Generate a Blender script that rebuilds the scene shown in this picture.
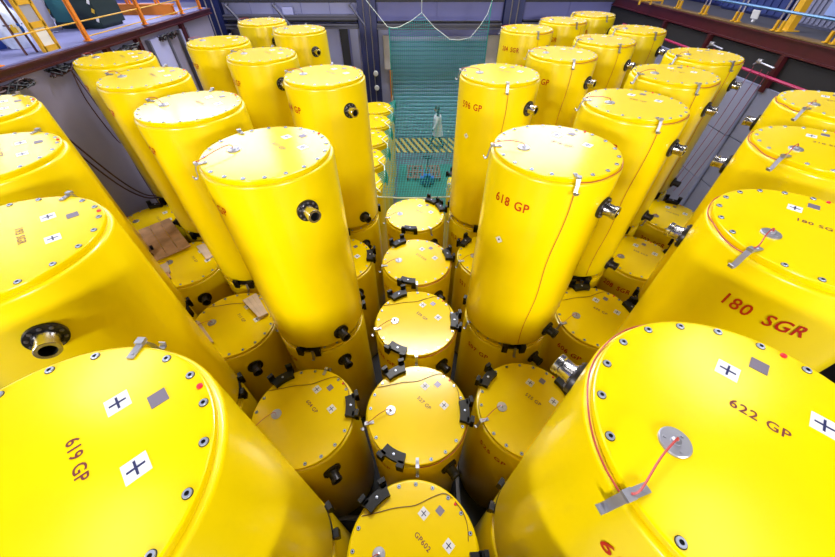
import bpy, math, random
from mathutils import Vector, Matrix
random.seed(7)
for o in list(bpy.data.objects): bpy.data.objects.remove(o)
scene = bpy.context.scene
COL = scene.collection
S = 0.6                 # lid radius of a tank in metres; the plan below is laid out in lid radii
H_UP, H_LOW, H_FLOOR = 2.31, 6.594, 10.878       # drops below the camera
PLAT = 2.12
def W(x, y, drop): return Vector((x*S, y*S, (H_FLOOR-drop)*S))

# ------------------------------------------------------------------ camera
cd = bpy.data.cameras.new('camera'); cam = bpy.data.objects.new('camera', cd); COL.objects.link(cam)
cam.location = W(0, 0, 0)
cam.rotation_euler = (math.radians(90-45.01), math.radians(0), math.radians(-0.36))
cd.sensor_width = 36; cd.lens = 36*331.3/835; cd.clip_start = 0.05; cd.clip_end = 200
scene.camera = cam
# ------------------------------------------------------------------ light
world = bpy.data.worlds.new('world'); scene.world = world; world.use_nodes = True
bg = world.node_tree.nodes['Background']; bg.inputs[0].default_value = (0.62, 0.66, 1.0, 1); bg.inputs[1].default_value = 0.02
def area(name, loc, target, sx, sy, power, color=(1, 1, 1), spread=180):
    l = bpy.data.lights.new(name, 'AREA'); l.shape = 'RECTANGLE'; l.size = sx; l.size_y = sy
    l.energy = power; l.color = color; l.spread = math.radians(spread)
    o = bpy.data.objects.new(name, l); COL.objects.link(o); o.location = loc
    o.rotation_euler = (Vector(target)-Vector(loc)).to_track_quat('-Z', 'Y').to_euler()
    return o
# key lights low behind the camera, then ceiling lamps and added fills overhead
area('key_light_behind_right', (6.0, -8.0, 8.2), (-1, 3.0, 4.0), 3.0, 1.0, 1700, (1, .98, .95))  # low key lamp behind the camera, set to light the tank fronts
area('key_light_behind_left', (-6.0, -8.0, 8.2), (1, 3.0, 4.0), 3.0, 1.0, 1700, (1, .98, .95))  # mirrored key lamp, crossing the aisle from the left
area('ceiling_lamp_left_near', (-11, 1.5, 19.5), (-2, 4, 3), 4.0, 2.0, 150, (1, .98, .96))
area('ceiling_lamp_right_near', (11, 1.5, 19.5), (2, 4, 3), 4.0, 2.0, 150, (1, .98, .96))
area('fill_lamp_left_far', (-15.5, 9, 19.5), (-2, 8, 3), 4.0, 2.0, 350, (.96, .97, 1))  # added fill, placed where the lower lids do not mirror it
area('fill_lamp_right_far', (15.5, 9, 19.5), (2, 8, 3), 4.0, 2.0, 300, (.96, .97, 1))  # matching added fill, kept out of the lid reflections
area('fill_lamp_centre', (0.3, 12.6, 19.5), (0, 3.5, 3), 11.0, 0.8, 4900, (1, .98, .96))  # added fill for lower lids, narrow so its reflection falls between tanks
area('fill_lamp_over_aisle', (0, 5.45, 19.5), (0, 4.2, 3), 11.0, 0.5, 350, (1, .98, .96))  # added strip to brighten lower lids while their sides stay dark
scene.view_settings.view_transform = 'Standard'
scene.view_settings.look = 'None'
scene.view_settings.exposure = -0.42
scene.view_settings.gamma = 1.0
scene.view_settings.use_curve_mapping = False
WINDOW_POWER = 9.5

# ------------------------------------------------------------------ materials
MATS = {}
def mat(name, col, rough=.5, metal=0., coat=0., noise=0., nscale=4., bump=0., bscale=60., emit=None, estr=0., col2=None, spec=.5):
    m = bpy.data.materials.new(name); m.use_nodes = True
    nt = m.node_tree; b = nt.nodes['Principled BSDF']
    b.inputs['Base Color'].default_value = (*col, 1); b.inputs['Roughness'].default_value = rough
    b.inputs['Metallic'].default_value = metal; b.inputs['Coat Weight'].default_value = coat
    b.inputs['Coat Roughness'].default_value = .12
    b.inputs['Specular IOR Level'].default_value = spec
    tc = nt.nodes.new('ShaderNodeTexCoord')
    if noise > 0 or col2:
        n = nt.nodes.new('ShaderNodeTexNoise'); n.inputs['Scale'].default_value = nscale; n.inputs['Detail'].default_value = 5
        nt.links.new(tc.outputs['Object'], n.inputs['Vector'])
        mx = nt.nodes.new('ShaderNodeMix'); mx.data_type = 'RGBA'
        c2 = col2 or tuple(max(0, c*(1-noise)) for c in col)
        mx.inputs[6].default_value = (*col, 1); mx.inputs[7].default_value = (*c2, 1)
        rp = nt.nodes.new('ShaderNodeMapRange'); rp.inputs[1].default_value = .35; rp.inputs[2].default_value = .7
        nt.links.new(n.outputs['Fac'], rp.inputs[0]); nt.links.new(rp.outputs[0], mx.inputs[0])
        nt.links.new(mx.outputs[2], b.inputs['Base Color'])
    if bump > 0:
        n2 = nt.nodes.new('ShaderNodeTexNoise'); n2.inputs['Scale'].default_value = bscale; n2.inputs['Detail'].default_value = 3
        nt.links.new(tc.outputs['Object'], n2.inputs['Vector'])
        bp = nt.nodes.new('ShaderNodeBump'); bp.inputs['Strength'].default_value = bump; bp.inputs['Distance'].default_value = .01
        nt.links.new(n2.outputs['Fac'], bp.inputs['Height']); nt.links.new(bp.outputs[0], b.inputs['Normal'])
    if emit:
        b.inputs['Emission Color'].default_value = (*emit, 1); b.inputs['Emission Strength'].default_value = estr
    MATS[name] = m
    return m
YELLOW = mat('yellow_gloss_paint', (.86, .655, .0), .28, coat=.3, noise=.06, nscale=1.5, bump=.06, bscale=9)
LIDY = mat('yellow_lid_paint', (.86, .62, .0), .18, spec=.42, coat=.0, noise=.06, nscale=2.5, bump=.02, bscale=160)
BLACK = mat('black_rubber', (.004, .004, .007), .4, spec=.35)
DARKM = mat('black_steel', (.03, .028, .032), .35, metal=.6)
CHROME = mat('bare_steel', (.62, .60, .60), .22, metal=1.)
CLIPM = mat('galvanised_steel', (.42, .42, .48), .38, metal=.8)
BOLTM = mat('zinc_bolt', (.42, .46, .62), .3, metal=.7)
FBOLT = mat('dull_flange_bolt', (.16, .15, .17), .35, metal=.5)
BORE = mat('dark_bore', (.008, .008, .01), .6)
WHITE = mat('white_sticker', (.72, .72, .76), .5)
NAVY = mat('navy_print', (.015, .018, .09), .5)
PLAQ = mat('grey_plaque', (.20, .17, .23), .4, metal=.3)
REDP = mat('red_paint_lettering', (.46, .012, .0), .45)
DARKTXT = mat('dark_red_lid_lettering', (.16, .02, .02), .5)
REDC = mat('red_cable_sheath', (.42, .03, .03), .45)
BRNC = mat('brown_wire', (.16, .05, .01), .5)
REDDOT = mat('red_seal', (.75, .01, .03), .4)
WOOD = mat('plywood', (.52, .30, .17), .7, noise=.35, nscale=5, bump=.1, bscale=30)
PALEW = mat('pale_wood', (.66, .52, .42), .7, noise=.2, nscale=6)
PALLETW = mat('pallet_wood', (.20, .09, .06), .8, noise=.3, nscale=8)
NETM = mat('teal_net_cord', (.015, .33, .34), .7)
ROPE = mat('pale_rope', (.70, .80, .80), .7)
FLOORM = mat('pit_floor_concrete', (.09, .10, .13), .7, noise=.3, nscale=1.2, bump=.05)
GREENF = mat('green_floor_paint', (.02, .16, .12), .6, noise=.3, nscale=2)
RAILM = mat('floor_channel_steel', (.35, .35, .40), .4, metal=.5)
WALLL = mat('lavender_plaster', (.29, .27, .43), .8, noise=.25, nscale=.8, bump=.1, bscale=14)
WALLR = mat('blue_grey_cladding', (.27, .29, .46), .55, noise=.15, nscale=1.5)
WALLB = mat('lavender_cladding', (.21, .22, .60), .6, noise=.08, nscale=1.)
WHITEP = mat('white_cladding', (.43, .45, .82), .6, noise=.1, nscale=1.)
DARKW = mat('dark_steelwork', (.025, .025, .045), .6, noise=.3, nscale=3)
GIRD = mat('grey_girder', (.10, .10, .16), .55)
COLB = mat('blue_column_paint', (.012, .020, .12), .45)
DOORM = mat('blue_shutter', (.20, .38, .62), .5, noise=.12, nscale=1.2)
FRAMEW = mat('door_frame_white', (.58, .53, .58), .6, noise=.15, nscale=3)
REDB = mat('dark_red_beam', (.060, .004, .008), .4, noise=.25, nscale=4)
ORANGE = mat('orange_rail_paint', (.75, .22, .01), .45, noise=.15, nscale=4)
YRAIL = mat('yellow_rail_paint', (.60, .33, .01), .45)
BLUER = mat('blue_tube', (.10, .22, .42), .3, metal=.4)
TUBE = mat('grey_tube', (.30, .28, .34), .35, metal=.7)
PLATL = mat('platform_floor', (.21, .22, .48), .6, noise=.2, nscale=1.5)
PLATR = mat('platform_deck_dimmed', (.03, .03, .045), .6, noise=.2, nscale=1.5)  # albedo lowered to put the right side's dim light into the colour
GREENC = mat('dark_green_cabinet', (.005, .02, .02), .5)
TEALC = mat('teal_panel', (.02, .13, .15), .5)
GREYP = mat('grey_pane', (.30, .30, .40), .4)
LGREY = mat('light_grey_sheet', (.42, .42, .60), .45)
BAGW = mat('white_plastic_wrap', (.62, .70, .95), .35, noise=.35, nscale=7, bump=.5, bscale=9)
BAGB = mat('blue_plastic', (.03, .08, .42), .35, noise=.3, nscale=6)
MAGP = mat('magenta_pipe', (.36, .01, .08), .4)
BLUEBOX = mat('blue_container', (.02, .035, .16), .5)
LBLUE = mat('pale_blue_panel', (.22, .30, .62), .5)
SKIN = mat('skin', (.50, .27, .18), .55)
HAIR = mat('dark_hair', (.015, .01, .008), .6)
COATM = mat('white_coat_cloth', (.82, .84, .95), .8)
TROUS = mat('dark_trousers', (.012, .012, .02), .8)
HAZY = mat('hazard_yellow', (.55, .36, .02), .6)
HAZB = mat('hazard_black', (.02, .025, .03), .6)
PANE = mat('daylit_glass', (.8, .85, 1), .3, emit=(.90, .93, 1), estr=WINDOW_POWER)
BLUEJ = mat('blue_jack_paint', (.01, .10, .50), .4)

# ------------------------------------------------------------------ mesh builder
class MB:
    def __init__(s): s.v = []; s.f = []; s.m = []
    def add(s, vs, fs, mi=0):
        n = len(s.v); s.v += [tuple(v) for v in vs]; s.f += [tuple(n+i for i in f) for f in fs]; s.m += [mi]*len(fs); return s
    def box(s, c, d, rz=0, mi=0, rot=None):
        hx, hy, hz = d[0]/2, d[1]/2, d[2]/2
        M = rot or Matrix.Rotation(rz, 3, 'Z'); c = Vector(c)
        vs = [c+M@Vector((x*hx, y*hy, z*hz)) for x in (-1, 1) for y in (-1, 1) for z in (-1, 1)]
        return s.add(vs, [(0, 1, 3, 2), (4, 6, 7, 5), (0, 4, 5, 1), (2, 3, 7, 6), (0, 2, 6, 4), (1, 5, 7, 3)], mi)
    def bx(s, x0, x1, y0, y1, z0, z1, mi=0): return s.box(((x0+x1)/2, (y0+y1)/2, (z0+z1)/2), (x1-x0, y1-y0, z1-z0), mi=mi)
    def lathe(s, prof, n=32, M=None, mi=0, cap=False):
        M = M or Matrix.Identity(4); vs = []; fs = []
        for (r, z) in prof:
            for i in range(n):
                a = 2*math.pi*i/n; vs.append(M@Vector((r*math.cos(a), r*math.sin(a), z)))
        for k in range(len(prof)-1):
            for i in range(n):
                j = (i+1) % n; fs.append((k*n+i, k*n+j, (k+1)*n+j, (k+1)*n+i))
        if cap:
            fs.append(tuple(range(n-1, -1, -1))); b = (len(prof)-1)*n; fs.append(tuple(range(b, b+n)))
        return s.add(vs, fs, mi)
    def tube(s, pts, r, n=6, mi=0, closed=False):
        pts = [Vector(p) for p in pts]; vs = []; fs = []; m = len(pts); up0 = None
        for i, p in enumerate(pts):
            if closed: t = pts[(i+1) % m]-pts[i-1]
            else: t = pts[min(i+1, m-1)]-pts[max(i-1, 0)]
            if t.length < 1e-9: t = Vector((0, 0, 1))
            t.normalize()
            if up0 is None: up0 = Vector((0, 0, 1)) if abs(t.z) < .9 else Vector((1, 0, 0))
            a = t.cross(up0)
            if a.length < 1e-4: a = t.cross(Vector((1, .3, .1)))
            a.normalize(); b = a.cross(t); up0 = b
            rr = r[i] if isinstance(r, (list, tuple)) else r
            for k in range(n):
                an = 2*math.pi*k/n; vs.append(p+a*(rr*math.cos(an))+b*(rr*math.sin(an)))
        for i in range(m if closed else m-1):
            j = (i+1) % m
            for k in range(n):
                l = (k+1) % n; fs.append((i*n+k, i*n+l, j*n+l, j*n+k))
        if not closed: fs.append(tuple(range(n-1, -1, -1))); fs.append(tuple((m-1)*n+k for k in range(n)))
        return s.add(vs, fs, mi)
    def strip(s, pts, w, th, side, mi=0):
        # flat bent bar through pts, width w along 'side', thickness th
        pts = [Vector(p) for p in pts]; side = Vector(side).normalized(); vs = []; fs = []; m = len(pts)
        for i, p in enumerate(pts):
            t = (pts[min(i+1, m-1)]-pts[max(i-1, 0)]).normalized(); nn = side.cross(t).normalized()*th/2; q = side*w/2
            vs += [p-q-nn, p+q-nn, p+q+nn, p-q+nn]
        for i in range(m-1):
            for k in range(4):
                l = (k+1) % 4; fs.append((i*4+k, i*4+l, i*4+4+l, i*4+4+k))
        fs.append((3, 2, 1, 0)); b = (m-1)*4; fs.append((b, b+1, b+2, b+3))
        return s.add(vs, fs, mi)
    def arc(s, r0, r1, a0, a1, z0, z1, n=6, mi=0):
        vs = []; fs = []
        for i in range(n+1):
            a = math.radians(a0+(a1-a0)*i/n); c, d = math.cos(a), math.sin(a)
            vs += [(r0*c, r0*d, z0), (r1*c, r1*d, z0), (r1*c, r1*d, z1), (r0*c, r0*d, z1)]
        for i in range(n):
            for k in range(4):
                l = (k+1) % 4; fs.append((i*4+k, i*4+4+k, i*4+4+l, i*4+l))
        fs.append((0, 1, 2, 3)); b = n*4; fs.append((b+3, b+2, b+1, b))
        return s.add(vs, fs, mi)
    def mesh(s, name, mats, smooth=35, scale=1.):
        me = bpy.data.meshes.new(name)
        me.from_pydata([(x*scale, y*scale, z*scale) for x, y, z in s.v], [], s.f)
        for m in (mats if isinstance(mats, (list, tuple)) else [mats]): me.materials.append(m)
        if len(me.materials) > 1: me.polygons.foreach_set('material_index', s.m)
        if smooth: me.shade_smooth(); me.set_sharp_from_angle(angle=math.radians(smooth))
        me.validate(); me.update(); return me
def link(name, me, parent=None, loc=(0, 0, 0), rz=0, label=None):
    o = bpy.data.objects.new(name, me); COL.objects.link(o); o.location = loc; o.rotation_euler = (0, 0, rz)
    if parent: o.parent = parent
    if label: o['label'] = label
    return o
def build(mb, name, mats, parent=None, smooth=35, scale=1., label=None): return link(name, mb.mesh(name, mats, smooth, scale), parent, label=label)
def tag(o, label, cat, group=None, kind=None):
    if label: o['label'] = label
    if cat: o['category'] = cat
    if group: o['group'] = group
    if kind: o['kind'] = kind
    return o
def struct(o, label=None): 
    o['kind'] = 'structure'
    if label: o['label'] = label
    return o
def empty(name, loc, rz=0):
    o = bpy.data.objects.new(name, None); COL.objects.link(o); o.location = loc; o.rotation_euler = (0, 0, rz); o.empty_display_size = .2; return o
def bxR(mb, x0, x1, y0, y1, d0, d1, mi=0):
    # box in plan units, d0 = upper drop, d1 = lower drop
    return mb.bx(x0*S, x1*S, y0*S, y1*S, (H_FLOOR-d1)*S, (H_FLOOR-d0)*S, mi)
_txt = {}
def text_data(s):
    if s in _txt: return _txt[s]
    cu = bpy.data.curves.new('t', 'FONT'); cu.body = s; cu.size = 1; cu.align_x = 'CENTER'; cu.align_y = 'CENTER'; cu.resolution_u = 3; cu.space_character = 1.12
    cu.offset = .015
    o = bpy.data.objects.new('t', cu); COL.objects.link(o)
    dg = bpy.context.evaluated_depsgraph_get(); dg.update()
    me = bpy.data.meshes.new_from_object(o.evaluated_get(dg))
    r = ([tuple(v.co) for v in me.vertices], [tuple(p.vertices) for p in me.polygons])
    bpy.data.objects.remove(o); bpy.data.curves.remove(cu); bpy.data.meshes.remove(me)
    _txt[s] = r; return r

# ------------------------------------------------------------------ plan of the pit
XT = {0: 0., 1: 2.30, 2: 4.61, 3: 6.77, 4: 8.89}
YT = [.65, 2.87, 5.16, 7.40, 9.76, 12.06, 14.2, 16.43, 18.57, 20.70]
FIT = {(-4, 5): (-8.9, 11.61), (-3, 4): (-6.85, 9.55), (-2, 3): (-4.66, 7.4), (-3, 6): (-6.88, 14.1), (-3, 8): (-6.78, 18.48), (-2, 5): (-4.7, 12.07), (-2, 7): (-4.62, 16.45),
       (-1, 4): (-2.34, 9.75), (-1, 2): (-2.39, 5.25), (1, 4): (2.21, 9.87), (2, 7): (4.54, 16.58), (2, 5): (4.57, 12.14), (3, 8): (6.68, 18.72), (4, 9): (8.77, 20.64), (3, 6): (6.74, 14.25),
       (4, 7): (8.95, 16.39), (1, 2): (2.29, 5.3), (2, 3): (4.61, 7.5), (3, 4): (6.73, 9.78), (4, 5): (8.81, 11.89), (-1, 0): (-2.31, .54), (-2, 1): (-4.62, 2.87), (-3, 2): (-6.76, 5.03),
       (-4, 3): (-8.88, 7.14), (1, 0): (2.23, .77), (2, 1): (4.57, 3.0), (3, 2): (6.68, 5.23), (4, 3): (8.80, 7.36), (0, 4): (-.02, 9.79), (0, 3): (.02, 7.36), (0, 2): (0, 5.1), (0, 1): (.01, 2.84),
       (0, 0): (-.06, .60), (-1, 1): (-2.27, 2.78), (1, 1): (2.26, 2.9), (-2, 2): (-4.54, 5.07), (2, 2): (4.58, 5.24), (-3, 3): (-6.76, 7.3), (-4, 4): (-8.98, 9.4), (3, 3): (6.71, 7.5), (4, 4): (8.86, 9.62),
       (-1, 3): (-2.32, 7.45), (1, 3): (2.28, 7.55)}
def pos(c, j):
    if (c, j) in FIT: return FIT[(c, j)]
    x = math.copysign(XT[abs(c)], c) if c else 0.
    return x, YT[j]+.012*x

# ------------------------------------------------------------------ the setting
PITL, PITR, BACK = -10.42, 12.45, 27.0
# pit floor, laid over the whole hall
fl = MB(); bxR(fl, -28, PITR+3, -6, BACK+.5, H_FLOOR, H_FLOOR+.3); struct(build(fl, 'floor', FLOORM, smooth=0), 'grey concrete floor of the tank pit')
gf = MB(); bxR(gf, -1.15, 4.6, 13.5, 22.3, H_FLOOR-.012, H_FLOOR); gfo = build(gf, 'green_floor_patch', GREENF, smooth=0); tag(gfo, 'dark green painted floor area under the safety net', 'floor paint')
# hazard striped floor strip in front of the shutter door
hz = empty('hazard_strip', W(1.5, 25.5, H_FLOOR)); tag(hz, 'black and yellow striped floor marking in front of the blue shutter', 'floor marking')
m = MB(); m.bx(-3.7*S, 4.5*S, -1.38*S, 1.38*S, 0.002, .008); build(m, 'black_base', HAZB, hz, 0)
k0 = -3.3
while k0 < 4.3:
    x0, x1 = k0*S, (k0+.24)*S; sk = .95*S
    vs = [(x0+sk/2, -1.3*S, .009), (x1+sk/2, -1.3*S, .009), (x1-sk/2, 1.3*S, .009), (x0-sk/2, 1.3*S, .009)]
    vs = vs+[(a, b, .012) for a, b, c in vs]
    m = MB(); m.add(vs, [(3, 2, 1, 0), (4, 5, 6, 7), (0, 1, 5, 4), (1, 2, 6, 5), (2, 3, 7, 6), (3, 0, 4, 7)]); build(m, 'stripe', HAZY, hz, 0); k0 += .48
# steel channels let into the pit floor between the tanks
def channel(x0, x1, y0, y1, label):
    m = MB(); c = W((x0+x1)/2, (y0+y1)/2, H_FLOOR); hx, hy = (x1-x0)/2*S, (y1-y0)/2*S
    m.bx(-hx, hx, -hy, hy, 0, .03)
    if hx > hy: m.bx(-hx, hx, -hy, -hy+.01, .03, .06); m.bx(-hx, hx, hy-.01, hy, .03, .06)
    else: m.bx(-hx, -hx+.01, -hy, hy, .03, .06); m.bx(hx-.01, hx, -hy, hy, .03, .06)
    o = build(m, 'floor_channel', RAILM, smooth=0); o.location = c; tag(o, label, 'steel channel')
channel(-2.2, -.4, 1.7, 1.8, 'grey steel channel crossing the floor gap left of the front centre tank')
channel(1.10, 1.20, .3, 3.6, 'grey steel channel running along the floor gap right of the front centre tank')
# back wall -----------------------------------------------------------------
DL, DR, DTOP = -1.65, 4.85, 4.28
bw = MB()
bxR(bw, -28, DL, BACK, BACK+.5, -13, H_FLOOR); bxR(bw, DR, 30, BACK, BACK+.5, -13, H_FLOOR); bxR(bw, DL, DR, BACK, BACK+.5, -13, DTOP)
bwo = struct(build(bw, 'wall_back', WALLB, smooth=0), 'lavender clad back wall of the hall')
# cladding sheets on the back wall, each its own panel
def sheet(x0, x1, d0, d1, m_=WALLB, dep=.05, name='cladding_panel'):
    q = MB(); bxR(q, x0+.02, x1-.02, BACK-dep, BACK-.005, d0, d1); return build(q, name, m_, bwo, 0)
xs = [-24, -20.5, -17.2, -13.3, -11.9, -10.4, -9, -7.2, -5.4, -3.6]
for a, b in zip(xs[:-1], xs[1:]): sheet(a, b, 2.45, 3.02, WHITEP if b > -15 else WALLB)
for a, b in [(-2.4, 1.4), (1.4, 5.6), (6.85, 9.8), (9.8, 13), (13, 17), (17, 21)]: sheet(a, b, 2.42, 3.2)
for a, b in [(-24, -19), (-19, -14), (-14, -9), (-9, -3.6), (-2.4, 1.4), (1.4, 5.6), (6.85, 12), (12, 20)]: sheet(a, b, .6, 2.32)
for a, b in [(-20, -17.5), (-17.4, -15), (-14.9, -13.3), (-12, -11.2), (-11.1, -9.9), (-9.6, -8.6), (-8.5, -7.4), (-6.6, -5.9), (-5.85, -4.75), (-4.3, -3.55), (-2.45, -1.75)]: sheet(a, b, 3.75, 9.5, WHITEP)
for a, b in [(5.7, 8), (8.05, 10.3), (10.35, 12.4)]: sheet(a, b, 3.75, 9.5)
# girders across the back wall
def girder(x0, x1, d0, d1, dep, label, mm=GIRD, flange=True):
    q = MB(); bxR(q, x0, x1, BACK-dep, BACK-.06, d0, d1)
    if flange: bxR(q, x0, x1, BACK-dep-.12, BACK-.06, d0-.04, d0+.03); bxR(q, x0, x1, BACK-dep-.12, BACK-.06, d1-.03, d1+.04)
    return tag(build(q, 'wall_girder', mm, smooth=0), label, 'girder')
girder(-12.05, -3.62, 3.06, 3.2, .5, 'grey upper steel girder along the back wall left of the blue column')
girder(-12.05, -3.62, 3.5, 3.66, .6, 'grey lower steel girder along the back wall left of the blue column')
girder(-2.42, 5.58, 3.5, 3.72, .5, 'dark steel girder along the back wall above the shutter')
girder(6.82, 20, 3.45, 3.66, .5, 'dark steel girder along the back wall right of the shutter')
girder(-12.05, -3.62, 2.3, 2.42, .4, 'thin dark ledge high on the back wall left of the blue column', DARKW, False)
girder(-2.42, 5.58, 2.28, 2.4, .4, 'thin dark ledge high on the back wall above the net', DARKW, False)
girder(6.82, 20, 2.28, 2.4, .4, 'thin dark ledge high on the back wall right of the blue column', DARKW, False)
# dark cable trays across the gap between the girders
def tray(x0, x1, d, label):
    e = empty('cable_tray', W((x0+x1)/2, BACK-.35, d)); tag(e, label, 'cable tray')
    L = (x1-x0)*S; q = MB(); q.bx(-L/2, L/2, -.1, .16, -.01, .01); q.bx(-L/2, L/2, -.1, -.085, -.01, .06); build(q, 'tray', DARKW, e, 0)
    for i in range(5):
        pts = [(-L/2+L*t/14, -.06+.03*i+.012*math.sin(t*1.7+i), .02+.02*abs(math.sin(t*.9+i*2))) for t in range(15)]
        q = MB(); q.tube(pts, .014, 5); build(q, 'cable', BLACK, e)
tray(-11.9, -3.7, 3.36, 'dark cable tray between the two girders on the back wall')
tray(-2.35, 5.5, 3.42, 'dark cable tray above the shutter behind the net')
tray(6.9, 13, 3.36, 'dark cable tray on the back wall right of the shutter')
for x0, x1, d1, lb in [(-13.2, -12.1, H_FLOOR, 'dark blue steel column at the far left of the back wall'), (-3.58, -2.44, H_FLOOR, 'dark blue steel column left of the net and shutter'), (5.62, 6.8, H_FLOOR, 'dark blue steel column right of the net and shutter')]:
    e = empty('steel_column', W((x0+x1)/2, BACK-.1, H_FLOOR)); tag(e, lb, 'column')
    w = (x1-x0)*S; hgt = (H_FLOOR+4)*S; q = MB(); q.bx(-w/2, w/2, -.30, -.26, 0, hgt); q.bx(-w/2, w/2, 0, .04, 0, hgt); q.bx(-.03, .03, -.26, 0, 0, hgt); build(q, 'h_section', COLB, e, 0)
    for xx in (-.12, .12): q = MB(); q.tube([(xx, -.32, .4), (xx, -.32, hgt)], .022, 6); build(q, 'conduit', TUBE, e)
    if x0 == -3.58:
        for zz in (H_FLOOR-6.2, H_FLOOR-7.1):
            q = MB(); q.lathe([(.0, 0), (.09, 0), (.1, .02), (.1, .06), (.08, .075), (0, .075)], 20, Matrix.Translation((.17, -.30, zz*S))@Matrix.Rotation(math.pi/2, 4, 'X')); build(q, 'gauge', WHITE, e)
# vertical dark mullion and diagonal brackets on the left part of the back wall
for xx, lb in [(-4.65, 'dark vertical post on the white cladding left of the blue column')]:
    q = MB(); q.bx(-.13, .13, -.05, .05, 0, 4.0); q.bx(-.16, .16, -.08, -.05, 0, 4.0); o = build(q, 'wall_post', DARKW, smooth=0); o.location = W(xx, BACK-.2, 10.4); tag(o, lb, 'post')
for xx, lb in [(-11.6, 'slanted grey bracket on the back wall girder nearest the left platform'), (-8.7, 'slanted grey bracket on the back wall girder above the far tanks'), (-4.0, 'slanted grey bracket beside the blue column')]:
    q = MB(); q.tube([(0, 0, 0), (.5, 0, -.62)], .04, 4); q.tube([(0, 0, 0), (0, .3, 0)], .03, 4); o = build(q, 'girder_bracket', GIRD); o.location = W(xx, BACK-.8, 2.5); tag(o, lb, 'bracket')
q = MB(); q.bx(-.2, .2, -.06, .06, -.12, .12); q.bx(-.17, .17, -.075, -.06, -.09, .09); q.tube([(.2, 0, 0), (.34, 0, 0), (.34, 0, -.25)], .015, 5)
o = build(q, 'junction_box', WHITEP, smooth=0); o.location = W(-8.0, BACK-.25, 2.85); tag(o, 'small pale junction box on the back wall beside a pipe', 'box')
# shutter door ---------------------------------------------------------------
do = empty('door_1', W((DL+DR)/2, BACK, H_FLOOR)); struct(do, 'blue slatted shutter door behind the net')
dw = (DR-DL)*S; nsl = 26; hs = (H_FLOOR-DTOP)*S/nsl
slm = MB(); slm.add([(-dw/2, .06, 0), (dw/2, .06, 0), (dw/2, .03, hs*.25), (-dw/2, .03, hs*.25), (dw/2, .03, hs*.75), (-dw/2, .03, hs*.75), (dw/2, .06, hs*.97), (-dw/2, .06, hs*.97)], [(0, 1, 2, 3), (3, 2, 4, 5), (5, 4, 6, 7)])
slm = slm.mesh('slat', DOORM, 0)
for i in range(nsl): link('slat', slm, do, (0, 0, i*hs))
q = MB(); q.bx(-dw/2, dw/2, -.06, .06, 4.0-.12, 4.0+.02); build(q, 'head_rail', WHITEP, do, 0)
for sx, lb in ((-1, 'white post left of the shutter'), (1, 'white post right of the shutter')):
    q = MB(); w_ = .44 if sx > 0 else .28
    q.bx(min(0, sx*w_), max(0, sx*w_), -.12, .0, 2.9 if sx < 0 else 1.2, 4.06)
    for zz in (3.1, 3.5, 3.9): q.box((sx*w_*.45, -.125, zz), (.03, .012, .03))
    o = build(q, 'trim_1' if sx < 0 else 'trim_2', FRAMEW, smooth=0); o.location = W(DL if sx < 0 else DR, BACK-.05, H_FLOOR); struct(o, lb)
q = MB(); q.bx(-.05, .05, -.08, .08, 0, 2.85); o = build(q, 'trim_3', ORANGE, smooth=0); o.location = W(DL-.05, BACK-.2, H_FLOOR); struct(o, 'orange post at the left edge of the shutter')
m = MB(); bxR(m, PITL-1.2, PITR+1.2, -1.1, -.78, 3.2, H_FLOOR); struct(build(m, 'wall_front_blocker', WALLL, smooth=0), 'unseen near wall added to block light into the pit gaps')  # unseen wall, height set to keep key light out of the gaps
m = MB(); bxR(m, PITL+.06, PITR+.04, -6, -1.1, 3.2, 3.4); struct(build(m, 'platform_floor_front_added', PLATL, smooth=0), 'unseen platform floor added behind the light-blocking near wall')  # unseen deck added level with the light-blocking wall
# side walls of the pit --------------------------------------------------------
m = MB(); bxR(m, PITL-1.2, PITL, -6, 21.2, PLAT+.2, H_FLOOR); wl = struct(build(m, 'wall_left', WALLL, smooth=0), 'lavender grey plaster wall of the pit under the left platform')
m = MB(); bxR(m, PITR, PITR+1.2, -6, BACK, PLAT+.5, H_FLOOR); wr = struct(build(m, 'wall_right', mat('shaded_wall', (.009, .008, .010), .8), smooth=0), 'blue grey panelled wall of the pit under the right platform')  # near-black colour stands in for the shade under the platform
# panels on the right pit wall, seam by seam
yy = 6.0; k = 0
while yy < 24:
    for d0, d1 in [(3.5, 5.25), (5.25, 7.1), (7.1, 9.0), (9.0, H_FLOOR)]:
        q = MB(); bxR(q, PITR-.10 if k % 2 else PITR-.22, PITR-.005, yy+.015, yy+1.75, d0+.015, d1-.015); build(q, 'wall_panel', WALLR, wr, 0)
    yy += 1.78; k += 1
# vertical pilasters on left pit wall
for y0, y1, mm, lb in [(13.6, 14.6, WHITEP, 'pale grey pilaster on the left pit wall, nearer one'), (15.6, 16.9, WHITEP, 'broad pale pilaster on the left pit wall behind the tanks'), (17.9, 18.5, WHITEP, 'narrow pale pilaster at the far end of the left pit wall')]:
    e = empty('wall_pilaster', W(PITL, (y0+y1)/2, H_FLOOR)); tag(e, lb, 'pilaster')
    q = MB(); L = (y1-y0)*S; q.bx(.0, .06, -L/2, L/2, 0, (H_FLOOR-2.55)*S); build(q, 'face', mm, e, 0)
    q = MB(); q.bx(0, .10, -L/2-.03, -L/2+.03, 0, (H_FLOOR-2.55)*S); q.bx(0, .10, L/2-.03, L/2+.03, 0, (H_FLOOR-2.55)*S); build(q, 'edge_strip', GIRD, e, 0)
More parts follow.
